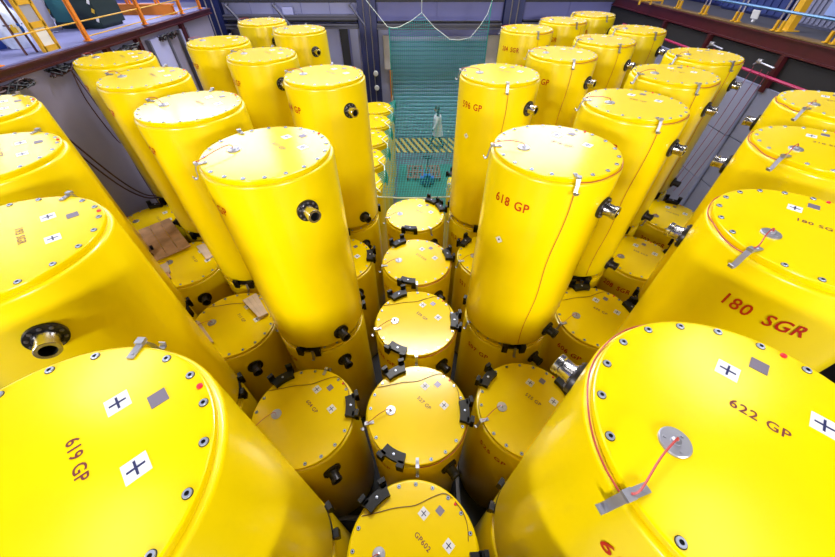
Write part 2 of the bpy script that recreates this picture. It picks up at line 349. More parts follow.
# platforms ---------------------------------------------------------------------
m = MB(); bxR(m, -28, PITL+.05, -6, 21.2, PLAT, PLAT+.18); struct(build(m, 'platform_floor_left', PLATL, smooth=0), 'lavender floor of the raised left platform')
m = MB(); bxR(m, PITR+.05, 30, -6, BACK, PLAT, PLAT+.4); struct(build(m, 'platform_floor_right', PLATR, smooth=0), 'floor of the raised right platform, coloured dark for dim light')
def edge_beam(x, d0, d1, label, s):
    y1 = 21.3 if s > 0 else 26.8; e = empty('edge_beam', W(x, (y1-6)/2, d1)); tag(e, label, 'beam'); h = (d1-d0)*S; L = (y1+6)/2*S
    q = MB(); q.bx(-.02, .02, -L, L, 0, h); q.bx(-.06, .06, -L, L, -.015, .015); q.bx(-.06, .06, -L, L, h-.015, h+.005); build(q, 'i_section', REDB, e, 0)
    return e
edge_beam(PITL+.12, PLAT+.04, PLAT+.22, 'dark red steel beam along the edge of the left platform', 1)
eb = edge_beam(PITR+.0, PLAT+.02, PLAT+.42, 'dark red steel beam along the edge of the right platform', -1)
q = MB(); bxR(q, PITR-.02, PITR+.4, -6, BACK, PLAT-.03, PLAT); build(q, 'deck_edge', mat('dimmed_ochre_deck', (.16, .09, .02), .6, noise=.3, nscale=5), None, 0)  # yellow strip darkened in colour to stand in for dim light
tag(bpy.data.objects['deck_edge'], 'ochre deck strip, darkened for dim light, along the edge of the right platform', 'deck edge')
for y, lb in [(13.3, 'dark red strut under the left platform beside the hanging cables'), (15.0, 'dark red strut under the left platform above the tank lids'), (18.3, 'dark red strut under the left platform at its far end')]:
    q = MB(); q.bx(-.04, .04, -.05, .05, -1.0, 0); q.bx(-.05, .05, -.06, -.045, -1.0, 0); q.bx(-.05, .05, .045, .06, -1., 0); o = build(q, 'platform_strut', REDB, smooth=0); o.location = W(PITL+.1, y, PLAT+.25); tag(o, lb, 'strut')
for y, lb in [(16.9, 'dark red strut under the right platform behind the far tanks'), (20.4, 'dark red strut under the right platform at its far end'), (13.0, 'dark red strut under the right platform beside the lamps')]:
    q = MB(); q.bx(-.04, .04, -.05, .05, -.65, 0); q.bx(-.05, .05, -.06, -.045, -.65, 0); o = build(q, 'platform_strut', REDB, smooth=0); o.location = W(PITR-.1, y, PLAT+.45); tag(o, lb, 'strut')
q = MB(); q.tube([W(PITR-.35, y, 3.16) for y in range(-4, 26, 2)], .028, 8); tag(build(q, 'magenta_pipe', MAGP), 'thin magenta pipe along the right pit wall below the platform', 'pipe')
# hall walls with daylit windows (above the picture)
m = MB(); bxR(m, -28.5, -28, -6, BACK+.5, -13, H_FLOOR); hl = struct(build(m, 'wall_hall_left', WALLB, smooth=0))
m = MB(); bxR(m, 30, 30.5, -6, BACK+.5, -13, H_FLOOR); struct(build(m, 'wall_hall_right', DARKW, smooth=0))
PANE2 = mat('hazy_daylit_glass', (.8, .85, 1), .3, emit=(.88, .92, 1), estr=WINDOW_POWER*.24)
def window(n, along, a0, a1, d0, d1, glass=PANE):
    e = empty('window_%d' % n, W(0, 0, 0)); e.location = (0, 0, 0); struct(e, 'tall bright window high on the hall wall')
    q = MB(); f = MB()
    if along == 'x':
        bxR(q, a0, a1, BACK-.12, BACK-.06, d0, d1)
        for x in (a0, (a0+a1)/2, a1): bxR(f, x-.1, x+.1, BACK-.25, BACK-.02, d0, d1)
        for d in (d0, (d0+d1)/2, d1): bxR(f, a0, a1, BACK-.25, BACK-.02, d-.1, d+.1)
    else:
        bxR(q, -27.94, -27.88, a0, a1, d0, d1)
        for x in (a0, (a0+a1)/2, a1): bxR(f, -27.98, -27.75, x-.1, x+.1, d0, d1)
        for d in (d0, (d0+d1)/2, d1): bxR(f, -27.98, -27.75, a0, a1, d-.1, d+.1)
    build(q, 'pane', glass, e, 0); build(f, 'window_frame', DARKW, e, 0)
window(1, 'x', -9.6, 1.5, -9.2, -3.6); window(2, 'x', 2.3, 14.0, -9.2, -3.6); window(3, 'x', -25, -11.6, -9.2, -3.6)
window(4, 'y', 5, 15, -10.5, -1.6, PANE2); window(5, 'y', 16.2, 26, -10.5, -1.6, PANE2)

# ------------------------------------------------------------------ tank pieces (shared meshes, in lid radii)
BODY_H = 4.17
prof = [(0, -BODY_H), (.93, -BODY_H), (1.0, -BODY_H+.015), (1.032, -BODY_H+.05), (1.041, -BODY_H+.09), (1.041, -2.1), (1.041, -.125), (1.037, -.10), (1.028, -.085), (1.01, -.078), (.98, -.075)]
ME = {}
ME['body'] = MB().lathe(prof, 64).mesh('body', YELLOW, 40, S)
LOW_EXTRA = H_FLOOR-H_LOW
profl = [(r, z if z > -2 else -LOW_EXTRA+(z+BODY_H)) for r, z in prof]
ME['body_low'] = MB().lathe(profl, 64).mesh('body_low', YELLOW, 40, S)
#lid
ME['lid'] = MB().lathe([(.97, -.09), (.99, -.08), (1.0, -.06), (1.0, -.012), (.996, -.004), (.988, 0), (.978, 0), (.5, 0), (0.002, 0)], 64).mesh('lid', LIDY, 30, S)
ME['seam'] = MB().lathe([(1.0, -.078), (1.012, -.07), (1.02, -.076)], 64).mesh('seam', YELLOW, 40, S)
bolt = MB().lathe([(.033, 0), (.033, .003), (.028, .0035)], 16, mi=1).lathe([(.028, 0), (.028, .010), (.026, .013), (.014, .013)], 16).lathe([(.014, .013), (.013, .004), (0, .004)], 10, mi=1)
ME['bolt'] = bolt.mesh('bolt', [BOLTM, BLACK], 40, S)
HOLES = [math.radians(15.5+18*k) for k in range(20)]
def bolts_joined(skip):
    q = MB()
    for k, a in enumerate(HOLES):
        if k in skip: continue
        q.lathe([(.030, 0), (.030, .009), (.017, .009), (.016, .018), (0, .018)], 8, Matrix.Translation((.94*math.cos(a), .94*math.sin(a), 0)))
    return q.mesh('bolts', BOLTM, 40, S)
def sk(angs, w=14): 
    return tuple(k for k, a in enumerate(HOLES) if any(abs((math.degrees(a)-x+180) % 360-180) < w for x in angs))
A45 = math.radians(45)
st = MB().box((0, 0, .002), (.145, .145, .004)).mesh('sticker', WHITE, 0, S)
stx = MB().box((0, 0, .0055), (.105, .014, .002)).box((0, 0, .0055), (.014, .105, .002)).mesh('cross', NAVY, 0, S)
plq = MB().box((0, 0, .003), (.115, .115, .006)).mesh('plaque', PLAQ, 0, S)
dot = MB().lathe([(.022, 0), (.022, .012), (.015, .018), (0, .018)], 12).mesh('seal', REDDOT, 40, S)
cap = MB().lathe([(.10, 0), (.10, .012), (.094, .018), (.03, .02), (.028, .035), (.018, .04), (0, .04)], 28)
for k in range(3): cap.lathe([(.012, .016), (.012, .028), (0, .028)], 8, Matrix.Translation((.066*math.cos(k*2.1+.5), .066*math.sin(k*2.1+.5), 0)))
cap = cap.mesh('valve_cap', CLIPM, 35, S)
def clip_mesh():
    q = MB(); q.strip([(.88, 0, .012), (1.0, 0, .014), (1.042, 0, .0), (1.07, 0, -.07), (1.08, 0, -.16), (1.10, 0, -.20), (1.135, 0, -.20), (1.15, 0, -.16)], .058, .012, (0, 1, 0))
    q.box((1.03, 0, .03), (.06, .066, .03)); q.lathe([(.014, .018), (.014, .03), (0, .03)], 8, Matrix.Translation((.92, 0, 0)))
    return q.mesh('clip', CLIPM, 30, S)
clip = clip_mesh()
def nozzle_meshes():
    R = Matrix.Rotation(math.pi/2, 4, 'Y')       # local axis z -> +x (radially out)
    fl = MB().lathe([(.09, 1.03), (.175, 1.03), (.178, 1.05), (.178, 1.075), (.172, 1.082), (.12, 1.082), (.11, 1.10), (.09, 1.12)], 32, R).mesh('flange', DARKM, 35, S)
    tb = MB().lathe([(.108, 1.07), (.108, 1.11), (.098, 1.13), (.098, 1.22), (.108, 1.23), (.108, 1.28), (.103, 1.285), (.072, 1.285), (.070, 1.27)], 32, R).mesh('pipe_stub', CHROME, 35, S)
    br = MB().lathe([(.0705, 1.28), (.070, 1.12), (0, 1.12)], 20, R).mesh('bore', BORE, 35, S)
    b = MB()
    for k in range(10):
        a = 2*math.pi*k/10+.15; b.lathe([(.020, 1.08), (.020, 1.09), (.012, 1.09), (.012, 1.10), (0, 1.10)], 8, R@Matrix.Translation((.143*math.cos(a), .143*math.sin(a), 0)))
    return fl, tb, br, b.mesh('flange_bolts', FBOLT, 35, S)
NZ = nozzle_meshes()
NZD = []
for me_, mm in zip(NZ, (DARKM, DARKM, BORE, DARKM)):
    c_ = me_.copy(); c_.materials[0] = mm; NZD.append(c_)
NZB = MB().lathe([(.020, 1.08), (.020, 1.09), (.012, 1.09), (.012, 1.10), (0, 1.10)], 8, Matrix.Rotation(math.pi/2, 4, 'Y')).mesh('flange_bolt', FBOLT, 35, S)
def bracket_mesh():
    q = MB(); q.arc(.86, 1.04, -13, 13, .0, .105, 6)
    for a in (-10.5, 10.5):
        q.arc(1.0, 1.135, a-3.2, a+3.2, .0, .105, 2); q.arc(1.065, 1.135, a-3.2, a+3.2, -.05, .20, 2)
    return q.mesh('stacking_bracket', BLACK, 30, S)
BRK = bracket_mesh()
BRB = MB().lathe([(.024, .105), (.024, .112), (.012, .114), (.012, .122), (0, .122)], 10, Matrix.Translation((.95, 0, 0))).mesh('bracket_bolt', BOLTM, 35, S)
label_me = MB().arc(1.046, 1.049, -3.6, 3.6, -.065, .065, 3).mesh('label', WHITE, 0, S)
LBLM = MB().box((1.049, 0, 0), (.003, .11, .11), rot=Matrix.Rotation(A45, 3, 'X')).mesh('diamond_label', WHITE, 0, S)
LBLP = MB().box((1.0515, 0, .005), (.003, .03, .035)).mesh('print', NAVY, 0, S)
def lid_text(s):
    k = 'L'+s
    if k not in ME:
        v, f = text_data(s); q = MB(); q.add([(x*.105, y*.105, .002) for x, y, z in v], f); ME[k] = q.mesh('lid_lettering', DARKTXT, 0, S)
    return ME[k]
def side_text(s, ang):
    k = 'S'+s+str(ang)
    if k not in ME:
        v, f = text_data(s); q = MB(); h = .22; r = 1.0475
        out = []
        for x, y, z in v:
            a = math.radians(ang)+x*h*.86/1.045; out.append((r*math.cos(a), r*math.sin(a), -.60+y*h))
        q.add(out, f); ME[k] = q.mesh('side_lettering', REDP, 0, S)
    return ME[k]
def wire(pts, r, m_, name='wire'):
    # smooth through points (Catmull-Rom)
    P = [Vector(p) for p in pts]; out = []
    for i in range(len(P)-1):
        a, b, c, d = P[max(i-1, 0)], P[i], P[i+1], P[min(i+2, len(P)-1)]
        for t in range(4):
            t /= 4; out.append(.5*((2*b)+(c-a)*t+(2*a-5*b+4*c-d)*t*t+(3*b-a-3*c+d)*t**3))
    out.append(P[-1]); q = MB(); q.tube(out, r, 5); return q.mesh(name, m_, 60, S)
def pol(r, a, z): a = math.radians(a); return (r*math.cos(a), r*math.sin(a), z)
def cable_valve(ca):
    k = 'cv%d' % ca
    if k not in ME:
        e = Vector(pol(1.02, ca, .05)); s_ = Vector((-.53, 0, .04)); mid = (s_+e)/2
        ME[k] = wire([s_, s_+Vector((-.04, -.01, .05)), mid+Vector((.02, .03, .05)), e+Vector((.06, .02, .015)), e], .0068, REDC, 'valve_cable')
    return ME[k]
def cable_rim(a0, a1):
    k = 'cr%d_%d' % (a0, a1)
    if k not in ME: ME[k] = wire([pol(1.022, a0+(a1-a0)*i/14, -.055-.012*math.sin(i)) for i in range(15)], .0068, REDC, 'rim_cable')
    return ME[k]
def cable_drop(a, L=3.9):
    k = 'cd%d' % a
    if k not in ME: ME[k] = wire([pol(1.056, a+1.2*math.sin(i*1.3), -.14-L*i/10) for i in range(11)], .006, REDC, 'drop_cable')
    return ME[k]
LOWW1 = wire([pol(.98, 150, .012), (-.62, .53, .012), (-.3, .60, .012), (.02, .63, .012), (.3, .74, .012), (.52, .80, .012), (.66, .73, .02)], .006, BRNC)
LOWW2 = wire([(.70, .68, .02), (.82, .52, .012), (.87, .34, .012), (.86, .15, .012)], .006, BRNC)
def part(name, me, parent, rz=0, loc=(0, 0, 0), label=None): return link(name, me, parent, Vector(loc)*S, math.radians(rz), label)
def nozzle(t, ang, z, dark, single):
    M = NZD if dark else NZ
    f = part('nozzle_flange', M[0], t, ang, (0, 0, z), 'black bolted flange'); part('pipe_stub', M[1], f, label='bare steel pipe stub'); part('bore', M[2], f)
    if single:
        for k in range(10):
            a = 2*math.pi*k/10+.15; o = part('flange_bolt', NZB, f, 0, (0, .143*math.sin(a), .143*math.cos(a)))
    else:
        o = part('flange_bolts', M[3], f); o['kind'] = 'stuff'
def tank(c, j, tier, label, num, near=False, clips=(-165, -90), brackets=None, group=None, sidenum=True, twist=0, diamond=False, rim=None, drop=None, lowwires=False, details=True, side=None):
    x, y = pos(c, j); dr = H_UP if tier else H_LOW
    t = empty('steel_tank', W(x, y, dr), math.radians(twist)); tag(t, label, 'tank', group)
    part('body', ME['body'] if tier else ME['body_low'], t)
    lid = part('lid', ME['lid'], t)
    skip = sk([a for a in clips], 8)+(sk(brackets, 15) if brackets else ())
    if near:
        for k, a in enumerate(HOLES):
            if k not in skip: part('bolt', ME['bolt'], lid, 0, (.94*math.cos(a), .94*math.sin(a), 0))
    else:
        k = 'bj'+str(sorted(set(skip)))
        if k not in ME: ME[k] = bolts_joined(skip)
        o = part('bolts', ME[k], lid); o['kind'] = 'stuff'
    for p in ((.17, .52), (.55, .10)):
        s_ = part('target_sticker', st, lid, 45, (*p, 0), 'white sticker with a dark cross'); 
        o = part('target_cross', stx, lid, 45, (*p, 0))
    part('plaque', plq, lid, 45, (.44, .555, 0), 'grey square plaque')
    part('red_seal', dot, lid, 0, (.70, .645, 0), 'round red seal')
    v = part('valve_cap', cap, t, 0, (-.53, 0, 0), 'round steel cap')
    if num: part('lid_lettering', lid_text(num), lid, -45, (.14, .15, 0), 'dark red lettering')
    if num and sidenum:
        wd = num.split()
        for w_, a_ in zip(wd, ((-147, -127) if len(wd[1]) == 2 else (-149, -124)) if len(wd) == 2 else (-137,)): part('side_lettering', side_text(w_, a_), t, 0, (0, 0, 0), 'red lettering')
    for a in clips: part('cable_clip', clip, t, a, (0, 0, 0), 'bent steel clip')
    part('valve_cable', cable_valve(clips[0]), t, label='thin red cable')
    if rim: part('rim_cable', cable_rim(*rim), t, label='thin red cable along the rim')
    if drop is not None: part('drop_cable', cable_drop(drop), t, label='thin red cable down the side')
    nozzle(t, -49 if tier else -54, -.62, not tier, near and tier)
    if tier:
        nozzle(t, -49, -3.83, True, False)
        if c > 0 and (c, j) in ((1, 0), (2, 1), (3, 2), (4, 3)): nozzle(t, 129, -.66, False, False)
    if brackets:
        for a in brackets:
            b = part('stacking_bracket', BRK, t, a, (0, 0, 0), 'black stacking bracket'); part('bracket_bolt', BRB, b)
    if lowwires: part('lid_wire', LOWW1, t, label='thin brown wire'); part('lid_wire', LOWW2, t, label='thin brown wire')
    if diamond:
        d = part('diamond_label', LBLM, t, -141, (0, 0, -1.36), 'white diamond label'); part('label_print', LBLP, d)
    return t
# ------------------------------------------------------------------ upper tier
LC = (-152, 88); LC2 = (-152, 130)
UP = [
 (-1, 0, '619 GP', 'upper yellow tank lettered 619 GP in the bottom left corner', dict(near=True, clips=(-160, 87), rim=(87, 200))),
 (-1, 2, '611 GP', 'tall upper yellow tank with white glare on its lid, left of the centre aisle', dict(near=True, clips=(-150, 134))),
 (-1, 4, '614 GP', 'upper yellow tank farthest back beside the aisle, left of the net', dict(clips=(170, 88), rim=(60, 110))),
 (-2, 1, '193 SGR', 'upper yellow tank at the left edge with a large black nozzle, just behind tank 619', dict(near=True, clips=(-160, 86))),
 (-2, 3, '605 GP', 'upper yellow tank behind the left glare-lidded tank, second row from the aisle', dict(clips=(165, 88))),
 (-2, 5, '612 GP', 'upper yellow tank, third back in the second row left of the aisle', dict(clips=(165, 88))),
 (-2, 7, '615 GP', 'small far upper yellow tank with a nozzle, last in second row left of aisle', dict(clips=(180, 88))),
 (-3, 2, '214 SGR', 'upper yellow tank with pale lid cut by the left edge, second from the front', dict(clips=(-160, 86))),
 (-3, 4, '609 GP', 'upper yellow tank in the third row left of the aisle, with pale lid and cable', dict(clips=(170, 88))),
 (-3, 6, '607 GP', 'upper yellow tank near the left pit wall pilasters, third row left of aisle', dict(clips=(175, 88))),
 (-3, 8, '613 GP', 'farthest upper yellow tank on the left, against the back wall girders', dict(clips=(180, 88))),
 (-4, 3, '216 SGR', 'upper yellow tank farthest up the left edge, nearest the hanging cables', dict(clips=(-160, 86))),
 (-4, 5, '610 GP', 'upper yellow tank directly below the left platform beam', dict(clips=(170, 88))),
 (1, 0, '622 GP', 'upper yellow tank lettered 622 GP in the bottom right corner', dict(near=True, clips=(-163, -90), rim=(-165, -265))),
 (1, 2, '618 GP', 'tall upper yellow tank lettered 618 GP with glare on its lid', dict(near=True, clips=(176, -90), rim=(-90, 20), drop=-90, diamond=True)),
 (1, 4, '596 GP', 'upper yellow tank lettered 596 GP right of the net', dict(clips=(170, -90), drop=-88, diamond=True)),
 (2, 1, '180 SGR', 'upper yellow tank lettered 180 SGR at the right edge', dict(near=True, clips=(-163, -90), rim=(-165, -250))),
 (2, 3, '620 GP', 'upper yellow tank with a drop cable, standing between 618 GP and the right-edge tanks', dict(clips=(172, -90), rim=(-90, 20), drop=-88)),
 (2, 5, '599 GP', 'upper yellow tank close behind the one lettered 596 GP, right of it', dict(clips=(172, -90), rim=(-90, 20), drop=-90)),
 (2, 7, '204 SGR', 'far upper yellow tank lettered 204 SGR by the back wall', dict(clips=(178, -80), rim=(-80, 20), drop=-78)),
 (3, 2, '210 SGR', 'upper yellow tank at the right edge behind the one lettered 180 SGR', dict(clips=(-163, -90), rim=(-165, -250))),
 (3, 4, '621 GP', 'upper yellow tank one row in from the right pit wall, second from the front', dict(clips=(-172, -90), rim=(-90, 20), drop=-88)),
 (3, 6, '597 GP', 'upper yellow tank third from the front, third row right of the aisle', dict(clips=(-172, -85), rim=(-90, 20), drop=-84)),
 (3, 8, '206 SGR', 'small far upper yellow tank right behind the one lettered 204 SGR', dict(clips=(-178, -75), rim=(-90, 20), drop=-60)),
 (4, 3, '208 SGR', 'upper yellow tank highest up the right edge, beside the right pit wall', dict(clips=(-163, -90), rim=(-165, -230))),
 (4, 5, '616 GP', 'upper yellow tank beside the right pit wall below the magenta pipe', dict(clips=(-165, -80), rim=(-80, 20), drop=-78)),
 (4, 7, '598 GP', 'upper yellow tank third along the right pit wall, below the dark beam', dict(clips=(-168, -80), rim=(-80, 20), drop=-78)),
 (4, 9, '205 SGR', 'farthest upper yellow tank on the right, in the dim back corner', dict(clips=(-170, -75))),
]
uppers = {(c, j) for c, j, *_ in UP}
for c, j, num, lab, kw in UP: tank(c, j, 1, lab, num, group='upper tier of yellow tanks', **kw)
# ------------------------------------------------------------------ lower tier
BR0 = (119, -3, -117); BR1 = (-93, 27, 147)
LOW = [
 (0, 0, 'GP602', 'lower yellow tank lettered GP602 at the bottom centre', dict(near=True, brackets=(130, -12, -110), lowwires=True)),
 (0, 1, '527 GP', 'lower yellow tank in the centre aisle, second from the front', dict(near=True, brackets=BR0, lowwires=True, rim=(-90, 10))),
 (0, 2, '528 GP', 'lower yellow tank in the centre aisle, third from the front', dict(near=True, brackets=BR0, lowwires=True, rim=(-90, 10))),
 (0, 3, '212 SGR', 'lower yellow tank in the centre aisle, fourth from the front', dict(brackets=(125, 12, -105), rim=(-90, 10))),
 (0, 4, '530 GP', 'lower yellow tank at the far end of the aisle below the net', dict(brackets=(52, 20, -100), clips=(-165, -60))),
 (-1, 1, '604 GP', 'lower yellow tank lettered 604 GP left of the centre aisle', dict(near=True, brackets=(128, 8, -112), clips=(-160, 74), lowwires=True)),
 (1, 1, '525 GP', 'lower yellow tank lettered 525 GP right of the centre aisle', dict(near=True, brackets=(140, 25, -75), clips=(-164, -95))),
 (-2, 2, '711 GP', 'lower yellow tank with pale boards lying on its lid', dict(near=True, clips=(-165, 60), lowwires=True)),
 (2, 2, '606 GP', 'lower yellow tank lettered 606 GP right of tank 618', dict(near=True, brackets=(95, 12, -75), lowwires=True)),
 (-3, 3, '713 GP', 'lower yellow tank with a plywood sheet overlapping its lid', dict(clips=(-165, 60))),
 (-4, 4, '715 GP', 'lower yellow tank against the left pit wall behind the plywood', dict(clips=(170, 60), brackets=(110, 0, -110))),
 (3, 3, '208 SGR', 'lower yellow tank lettered 208 SGR deep between the right-hand tanks', dict(brackets=(120, 0, -75))),
 (4, 4, '203 SGR', 'shaded lower yellow tank at the foot of the right pit wall', dict(brackets=(60, -10, 150))),
 (-1, 3, '523 GP', 'lower yellow tank mostly hidden behind the left glare-lidded tank', dict(brackets=(119, 5, -117))),
 (1, 3, '521 GP', 'lower yellow tank mostly hidden left behind tank 618', dict(brackets=(140, -3, -117))),
 (-1, 2, '509 GP', 'lower yellow tank carrying the left glare-lidded tank', dict(brackets=BR1)),
 (1, 2, '507 GP', 'lower yellow tank lettered 507 carrying tank 618', dict(brackets=BR1)),
 (-1, 4, '511 GP', 'lower yellow tank carrying the upper tank left of the net', dict(brackets=BR1)),
 (1, 4, '513 GP', 'lower yellow tank right of the net bottom, under the far tank 596', dict(brackets=BR1)),
 (-1, 0, '501 GP', 'lower yellow tank under the big lid in the bottom left corner', dict(brackets=BR1)),
 (1, 0, '503 GP', 'lower yellow tank under the big lid in the bottom right corner', dict(brackets=BR1)),
 (-2, 3, '515 GP', 'lower yellow tank with black brackets beside the pale boards', dict(brackets=BR1)),
 (-2, 1, '517 GP', 'lower yellow tank under the large-nozzled tank at the left edge', dict(brackets=BR1)),
 (2, 3, '519 GP', 'lower yellow tank under the tank behind 618', dict(brackets=BR1)),
 (-3, 4, '531 GP', 'lower yellow tank beside the plywood sheet, under a pale-lidded tank', dict(brackets=BR1)),
 (3, 4, '532 GP', 'lower yellow tank under the third-row tank on the right', dict(brackets=BR1)),
 (4, 5, '533 GP', 'lower yellow tank by the right pit wall, under the tank below the magenta pipe', dict(brackets=BR1)),
 (-4, 5, '535 GP', 'lower yellow tank by the left pit wall, under the tank below the beam', dict(brackets=BR1)),
 (-3, 2, '536 GP', 'lower yellow tank under the left-edge tank second from the front', dict(brackets=BR1)),
 (3, 2, '537 GP', 'lower yellow tank under the right-edge tank behind 180 SGR', dict(brackets=BR1)),
 (4, 3, '538 GP', 'lower yellow tank under the right-edge tank beside the pit wall', dict(brackets=BR1)),
 (-4, 3, '539 GP', 'lower yellow tank under the tank nearest the hanging cables', dict(brackets=BR1)),
 (-1, 5, '541 GP', 'lower yellow tank left of the net, nearest of the far line', dict(clips=(-165,))),
 (-1, 6, '542 GP', 'lower yellow tank left of the net, second of the far line', dict(clips=(-165,))),
 (-1, 7, '543 GP', 'lower yellow tank left of the net, third of the far line', dict(clips=(-165,))),
 (-1, 8, '544 GP', 'lower yellow tank left of the net, fourth of the far line', dict(clips=(-165,))),
 (-1, 9, '545 GP', 'lower yellow tank left of the net, farthest of the line', dict(clips=(-165,))),
 (-2, 5, '547 GP', 'lower yellow tank beneath the third upper tank of the second row left', dict(brackets=BR1)),
 (-2, 7, '548 GP', 'lower yellow tank beneath the last upper tank of the second row left', dict(brackets=BR1)),
 (-3, 6, '549 GP', 'lower yellow tank beneath the upper tank beside the wall pilasters', dict(brackets=BR1)),
 (-3, 8, '550 GP', 'lower yellow tank beneath the farthest upper tank on the left', dict(brackets=BR1)),
 (2, 1, '520 GP', 'lower yellow tank beneath the right-edge tank lettered 180 SGR', dict(brackets=BR1)),
 (2, 5, '551 GP', 'lower yellow tank beneath the upper tank close behind 596 GP', dict(brackets=BR1)),
 (2, 7, '552 GP', 'lower yellow tank beneath the far tank lettered 204 SGR', dict(brackets=BR1)),
 (3, 6, '553 GP', 'lower yellow tank beneath the third upper tank of the third row right', dict(brackets=BR1)),
 (3, 8, '554 GP', 'lower yellow tank beneath the small far tank behind 204 SGR', dict(brackets=BR1)),
 (4, 7, '555 GP', 'lower yellow tank beneath the third upper tank along the right pit wall', dict(brackets=BR1)),
 (4, 9, '556 GP', 'lower yellow tank beneath the farthest upper tank in the dim corner', dict(brackets=BR1)),
 (1, 5, '546 GP', 'lower yellow tank right of the net, peeping out behind tank 596', dict(brackets=BR1)),
]
for c, j, num, lab, kw in LOW: tank(c, j, 0, lab, num, group='lower tier of yellow tanks', **kw)

# ------------------------------------------------------------------ boards lying on the lower lids
def board(name, corners, th, drop, m_, label, cat='board', battens=0, bm_=None):
    c = [W(x, y, drop) for x, y in corners]; o0 = sum(c, Vector())/4; e = empty(name, o0); tag(e, label, cat)
    n = 3 if battens else 1
    for i in range(n):
        t0, t1 = i/n, (i+1)/n-(.012 if n > 1 else 0)
        a0, a1 = c[0].lerp(c[1], t0), c[0].lerp(c[1], t1); b0, b1 = c[3].lerp(c[2], t0), c[3].lerp(c[2], t1)
        vs = [v-o0 for v in (a0, a1, b1, b0)]; vs += [v+Vector((0, 0, th)) for v in vs]
        q = MB(); q.add(vs, [(3, 2, 1, 0), (4, 5, 6, 7), (0, 1, 5, 4), (1, 2, 6, 5), (2, 3, 7, 6), (3, 0, 4, 7)]); build(q, 'plank', m_, e, 0)
    for k in (.08, .92)[:battens]:
        a, b = c[0].lerp(c[3], k)-o0, c[1].lerp(c[2], k)-o0
        q = MB(); q.strip([a+Vector((0, 0, -.02)), b+Vector((0, 0, -.02))], .06, .04, (c[3]-c[0])); build(q, 'batten', bm_ or m_, e, 0)
    return e
board('plywood_sheet', [(-9.0, 8.75), (-8.35, 9.45), (-6.93, 7.97), (-7.62, 7.27)], .02, H_LOW-.075, WOOD, 'brown plywood sheet bridging two lower tanks by the left wall', battens=2)
board('pale_board', [(-4.51, 5.71), (-4.24, 5.97), (-3.73, 5.29), (-3.9, 5.15)], .02, H_LOW-.075, PALEW, 'pale wooden board jutting from behind the left glare-lidded tank', battens=2)
board('wood_batten', [(-5.46, 5.04), (-5.36, 5.07), (-4.75, 4.47), (-4.83, 4.43)], .04, H_LOW-.005, PALEW, 'long pale batten on the left edge of the tank with boards')
board('pale_board', [(-6.80, 8.0), (-6.55, 8.15), (-6.09, 7.51), (-6.2, 7.38)], .02, H_LOW-.02, PALEW, 'pale board beside the plywood sheet under a tall tank')
board('wood_offcut', [(-7.5, 7.1), (-7.3, 7.25), (-7.0, 6.85), (-7.18, 6.72)], .03, H_LOW-.005, PALEW, 'wooden offcut in front of the plywood sheet')
board('wood_offcut', [(-7.2, 6.75), (-7.05, 6.85), (-6.85, 6.6), (-6.98, 6.5)], .04, H_LOW-.005, WOOD, 'short brown wooden offcut nearest the tall left tank')

# ------------------------------------------------------------------ safety net
nt = empty('safety_net', W(0, 11, H_LOW)); tag(nt, 'teal safety net slung across the aisle and hung before the shutter', 'net')
base = W(0, 11, H_LOW)
def P3(x, y, d): return W(x, y, d)-base
NY0, NY1 = 10.88, 22.8
def nx(y, t):
    k = (y-NY0)/(NY1-NY0); l = -1.22-.2*k; r = 1.25+2.85*k; return l+(r-l)*t
def sag(t, k): return .18*math.sin(math.pi*t)*math.sin(math.pi*min(1, max(0, k)))
q = MB(); ny = 58; nxn = 26
for i in range(ny+1):
    y = NY0+(NY1-NY0)*i/ny; k = i/ny
    q.tube([P3(nx(y, t/8), y, H_LOW-.06+sag(t/8, k)) for t in range(9)], .0040, 3)
for i in range(nxn+1):
    t = i/nxn; q.tube([P3(nx(NY0+(NY1-NY0)*k/16, t), NY0+(NY1-NY0)*k/16, H_LOW-.06+sag(t, k/16)) for k in range(17)], .0045, 3)
o = build(q, 'floor_netting', NETM, nt, 0); o['kind'] = 'stuff'
top = [(-1.52, 3.11), (-1.2, 3.16), (-.85, 3.11), (-.2, 2.85), (.37, 2.50), (.75, 2.85), (1.1, 3.15), (1.97, 3.68), (2.5, 3.72), (3.11, 3.61), (3.6, 3.06), (3.92, 2.58), (4.1, 1.99)]
def topd(x):
    for (a, d0), (b, d1) in zip(top[:-1], top[1:]):
        if a <= x <= b: return d0+(d1-d0)*(x-a)/(b-a)
    return top[0][1] if x < top[0][0] else top[-1][1]
q = MB(); NV = 46
for i in range(NV+1):
    x = -1.45+5.5*i/NV; td = topd(x)
    q.tube([P3(x, NY1+.06*math.sin(k*.9+i*.3), td+(H_LOW-.06-td)*k/8) for k in range(9)], .0055, 3)
d = 2.1
while d < H_LOW:
    seg = []
    for i in range(NV+1):
        x = -1.45+5.5*i/NV
        if topd(x) <= d: seg.append(P3(x, NY1+.03*math.sin(i*.7), d))
        else:
            if len(seg) > 1: q.tube(seg, .0050, 3)
            seg = []
    if len(seg) > 1: q.tube(seg, .0050, 3)
    d += .122
o = build(q, 'hanging_netting', NETM, nt, 0); o['kind'] = 'stuff'
q = MB(); q.tube([P3(-2.57, NY1, 1.99)]+[P3(x, NY1-.02, d) for x, d in top]+[P3(4.15, NY1, 1.5)], .009, 5); build(q, 'top_rope', ROPE, nt, 60)
q = MB(); q.tube([P3(.37, NY1, 2.5), P3(.37, NY1, .5)], .008, 5); build(q, 'hanger_rope', ROPE, nt, 60)
q = MB(); q.tube([P3(-1.42, NY1-.02, 3.11), P3(-1.42, NY1-.02, H_LOW-.06)], .014, 5); build(q, 'side_rope', NETM, nt, 60)
q = MB(); q.tube([P3(4.08, NY1-.02, 2.0), P3(4.1, NY1-.02, H_LOW-.06)], .012, 5); build(q, 'side_rope', NETM, nt, 60)
